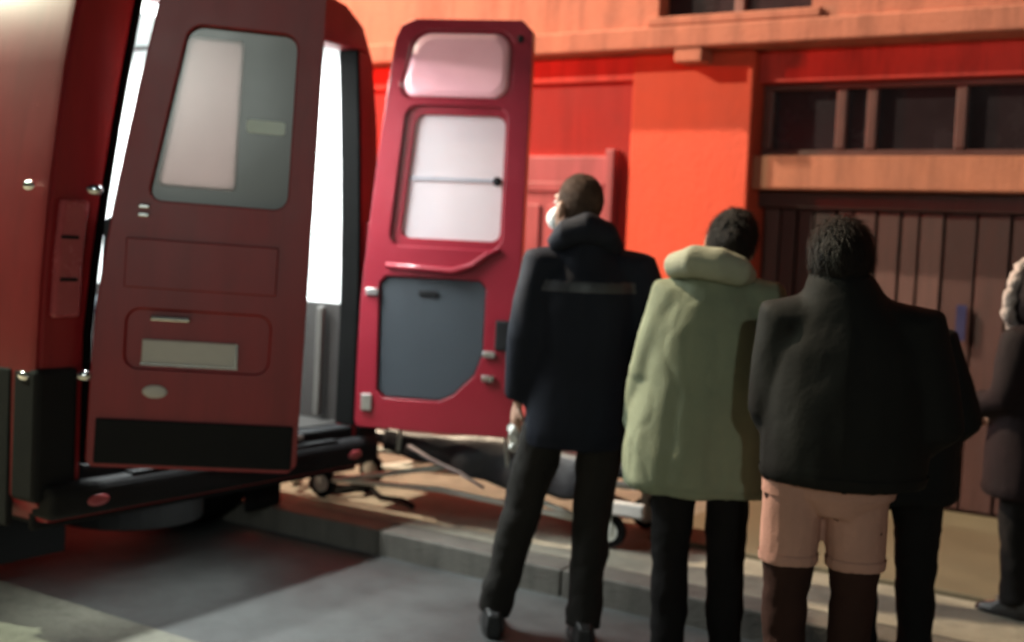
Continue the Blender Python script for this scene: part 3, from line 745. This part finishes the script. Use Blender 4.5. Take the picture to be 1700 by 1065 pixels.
        roots = [(v.co.copy(), v.normal.copy()) for v in (rng.choice(vv) for _ in range(k.get('n', 1300)))]
        ln = k.get('len', .05) * s
        for p, nn in roots:
            d = Vector((rng.gauss(0, .45), rng.gauss(-.1, .35), -1)); d = d - nn * d.dot(nn)
            if d.length < .05: continue
            d.normalize(); side = d.cross(nn) * (.0016 * s); L_ = ln * rng.uniform(.5, 1.2); up_ = rng.uniform(.002, .3) * L_
            a, b, c = p, p + d * L_ * .5 + nn * up_ * .8, p + d * L_ + nn * up_ * .6
            q = [b3.verts.new(x) for x in (a - side, a + side, b - side, b + side, c)]
            b3.faces.new((q[0], q[1], q[3], q[2])); b3.faces.new((q[2], q[3], q[4]))
        me_h = bpy.data.meshes.new('hair'); b3.to_mesh(me_h); b3.free()
        link('hair', me_h, hair_m, E, smooth=True)
    return E, co, P, le, hp_, s

# man in navy jacket, left leg out to the side
E1, c1, P1, le1, hp1, s1 = person((-2.22, 3.98, 0), R(36), 1.0,
    dict(anl=(-.30, .02, .09), knl=(-.20, .04, .50), anr=(.03, -.12, .09), knr=(.06, -.03, .50), hpl=(-.10, 0, .92), hpr=(.09, 0, .92),
         shl=(-.165, 0, 1.43), shr=(.19, 0, 1.42), ell=(-.215, -.02, 1.15), wrl=(-.235, .05, .90), elr=(.285, -.05, 1.14), wrr=(.205, .10, .95),
         head=(-.045, .05, 1.645)),
    'man in dark navy jacket with cropped brown hair, standing nearest the open van door',
    [(.74, .205, .145), (.80, .215, .155), (.95, .205, .15), (1.10, .20, .145), (1.25, .215, .15), (1.36, .215, .145), (1.43, .165, .115), (1.49, .10, .10), (1.555, .095, .105, 0, .01), (1.57, .08, .09, 0, .015)],
    .74, 'navy', 'olivetrouser', 'greyhair', dict(t=.006, w=.002, len=.014, n=2000), (8, 0, 32), (0, 0), (.09, .078, .06), seed=2.0, curl=(.55, .4))
bm = patch(c1.data, lambda c, n: 1.335 < c.z < 1.372 and n.y < -.25 and abs(c.x) < .17, .004); obj('reflective_stripe', bm, 'stripe', E1, smooth=True)
bm = bmesh.new(); tube(bm, [(-.125, -.02, 1.50), (-.085, -.09, 1.55), (-.02, -.115, 1.57), (.05, -.09, 1.55), (.10, -.02, 1.49)], [.04, .055, .06, .055, .04], 12)
link('hood', remesh(bm, .012, 4, .004, 9, 5.0), 'navy', E1)
bm = bmesh.new(); ell(bm, hp1(0, .075, -.055), (.062, .055, .052), 16, 10); tube(bm, [hp1(-.06, .06, -.05), hp1(-.082, .01, -.02)], .006, 6); tube(bm, [hp1(.06, .06, -.05), hp1(.082, .01, -.02)], .006, 6)
obj('face_mask', bm, 'mask', E1, smooth=True)

# woman in pale coat, head bowed to her right
E2, c2, P2, le2, hp2, s2 = person((-1.675, 3.90, 0), R(26), .95,
    dict(head=(.065, .10, 1.615), neck=(.03, .03, 1.47), shl=(-.13, 0, 1.415), shr=(.175, 0, 1.42), ell=(-.20, 0, 1.13), wrl=(-.25, .12, .90), elr=(.23, 0, 1.13), wrr=(.22, .16, .95),
         anl=(-.095, -.01, .09), anr=(.115, .02, .09)),
    'woman in pale sage hooded coat and black trousers between the navy and black coats',
    [(.70, .285, .185), (.73, .30, .20), (.85, .295, .20), (1.0, .275, .19), (1.15, .255, .18), (1.30, .235, .165), (1.40, .20, .145), (1.47, .13, .11), (1.52, .10, .095, .02, .01), (1.535, .085, .085, .02, .01)],
    .70, 'beige', 'blacktr', 'hair', dict(t=.016, w=.005, extra=(((.0, -.10, .06), (.045, .04, .045)),)), (18, 14, -6), (.0, 0), (.098, .09, .07), seed=4.0, wr=.014)
bm = bmesh.new(); tube(bm, [(-.13, .06, 1.50), (-.135, -.04, 1.52), (-.07, -.12, 1.54), (.01, -.13, 1.535), (.09, -.11, 1.51), (.13, -.04, 1.49)], [.035, .05, .062, .065, .055, .035], 12)
bm2 = bm; bmesh.ops.scale(bm2, vec=(.955,) * 3, verts=bm2.verts)
hood = link('hood', remesh(bm2, .012, 4, .006, 9, 6.0), 'sage', E2)

# person in wide black coat, tan shorts over dark leggings
E3, c3, P3, le3, hp3, s3 = person((-1.075, 3.55, 0), R(20), .928,
    dict(head=(-.04, .03, 1.605), shl=(-.195, 0, 1.425), shr=(.195, 0, 1.41), ell=(-.215, .02, 1.13), wrl=(-.18, .2, 1.0), elr=(.265, -.02, 1.11), wrr=(.19, .20, .99),
         hpl=(-.150, 0, .92), hpr=(.052, 0, .92), knl=(-.155, .02, .5), knr=(.06, .02, .5), anl=(-.145, 0, .09), anr=(.045, 0, .09)),
    'person in a wide black coat with tan shorts over dark leggings, nearest the camera',
    [(.90, .25, .185), (.93, .265, .20), (1.05, .27, .205), (1.2, .265, .195), (1.33, .25, .18), (1.42, .20, .155), (1.48, .145, .14, -.02), (1.55, .115, .125, -.035, .01), (1.58, .10, .11, -.04, .015)],
    .9, 'blackcoat', 'brown', 'hair', dict(t=.026, w=.003, len=.055, n=2600, extra=(((0, -.045, -.035), (.086, .078, .075)),)), (6, 0, -8), (0, 0), (.105, .098, .075), seed=7.0, wr=.007, shorts=(.70, 'tan'))

# second black coat, standing close in front of the wide one
E4, c4, P4, le4, hp4, s4 = person((-1.06, 4.06, 0), R(28), .88,
    dict(head=(-.15, .09, 1.56), neck=(-.07, .03, 1.45), shl=(-.20, 0, 1.40), shr=(.17, 0, 1.39), ell=(-.28, .08, 1.15), wrl=(-.20, .26, 1.1), elr=(.24, -.02, 1.11), wrr=(.16, .21, .98),
         anl=(-.07, 0, .09), anr=(.13, 0, .09), knr=(.12, .02, .5)),
    'person in black coat and black trousers mostly hidden behind the wide black coat',
    [(.80, .24, .17), (.83, .255, .185), (1.0, .25, .185), (1.2, .24, .175), (1.33, .22, .165), (1.41, .17, .14), (1.47, .12, .11, -.04, .02), (1.52, .10, .10, -.05, .03)],
    .8, 'blackcoat', 'blacktr', 'hair', dict(t=.014, w=.004), (15, -12, 10), (-.08, .05), (.10, .09, .07), seed=9.0, wr=.008)

# smaller person at the right edge with a pale fur hood
E5, c5, P5, le5, hp5, s5 = person((-.79, 5.05, PZ), R(75), .765,
    dict(wrl=(-.18, .30, 1.05), ell=(-.25, .04, 1.12), wrr=(.2, .25, 1.0)),
    'smaller person in dark coat with pale fur hood at the right edge',
    [(.62, .27, .20), (.65, .285, .215), (.85, .275, .205), (1.1, .25, .18), (1.3, .235, .17), (1.40, .19, .145), (1.47, .12, .11), (1.52, .095, .095)],
    .6, 'darkcoat', 'blacktr', 'hair', dict(t=.016, w=.005), (8, 0, 0), (0, .04), (.095, .085, .065), seed=11.0, wr=.008, curl=(.9, .5))
bm = bmesh.new()
cH = P5['head']
ell(bm, cH + Vector((0, -.04, .0)), (.125, .12, .14), 18, 12)
hd5 = bmesh.new(); hd_me = remesh(bm, .010, 3, .004, 10, 3.0)
hd5.from_mesh(hd_me); bmesh.ops.delete(hd5, geom=[v for v in hd5.verts if v.co.y > cH.y + .03], context='VERTS')
obj('hood', hd5, 'darkcoat', E5, smooth=True)
bm = bmesh.new(); pts = [cH + Vector((.115 * math.cos(a), .03 + .01 * math.sin(2 * a), .125 * math.sin(a))) for a in [2 * math.pi * k / 28 for k in range(29)]]
tube(bm, pts, [.026 + .006 * math.sin(k * 3.7) for k in range(29)], 10)
link('fur_trim', remesh(bm, .007, 1, .007, 40, 2.0), 'fur', E5)

# things held
def crumple(name, loc, r, label, seed):
    bm = bmesh.new(); ell(bm, (0, 0, 0), r, 14, 10)
    for v in bm.verts:
        q = v.co * 38 + Vector((seed, 0, 0)); v.co += Vector((noise.noise(q), noise.noise(q + Vector((7, 0, 0))), noise.noise(q + Vector((0, 7, 0))))) * .02
    o = obj(name, bm, 'paper'); o.location = loc; tag(o, label, 'paper'); return o
w = E1.matrix_basis @ (P1['wrl'] + Vector((-.01, .03, -.15))); crumple('crumpled_paper', w, (.022, .03, .055), 'crumpled white paper in the hand of the man in navy', 3.0)
w = E5.matrix_basis @ (P5['wrl'] + Vector((-.0, .09, .0))); crumple('crumpled_paper', w, (.025, .035, .045), 'crumpled white tissue held by the person with the fur hood', 8.0)
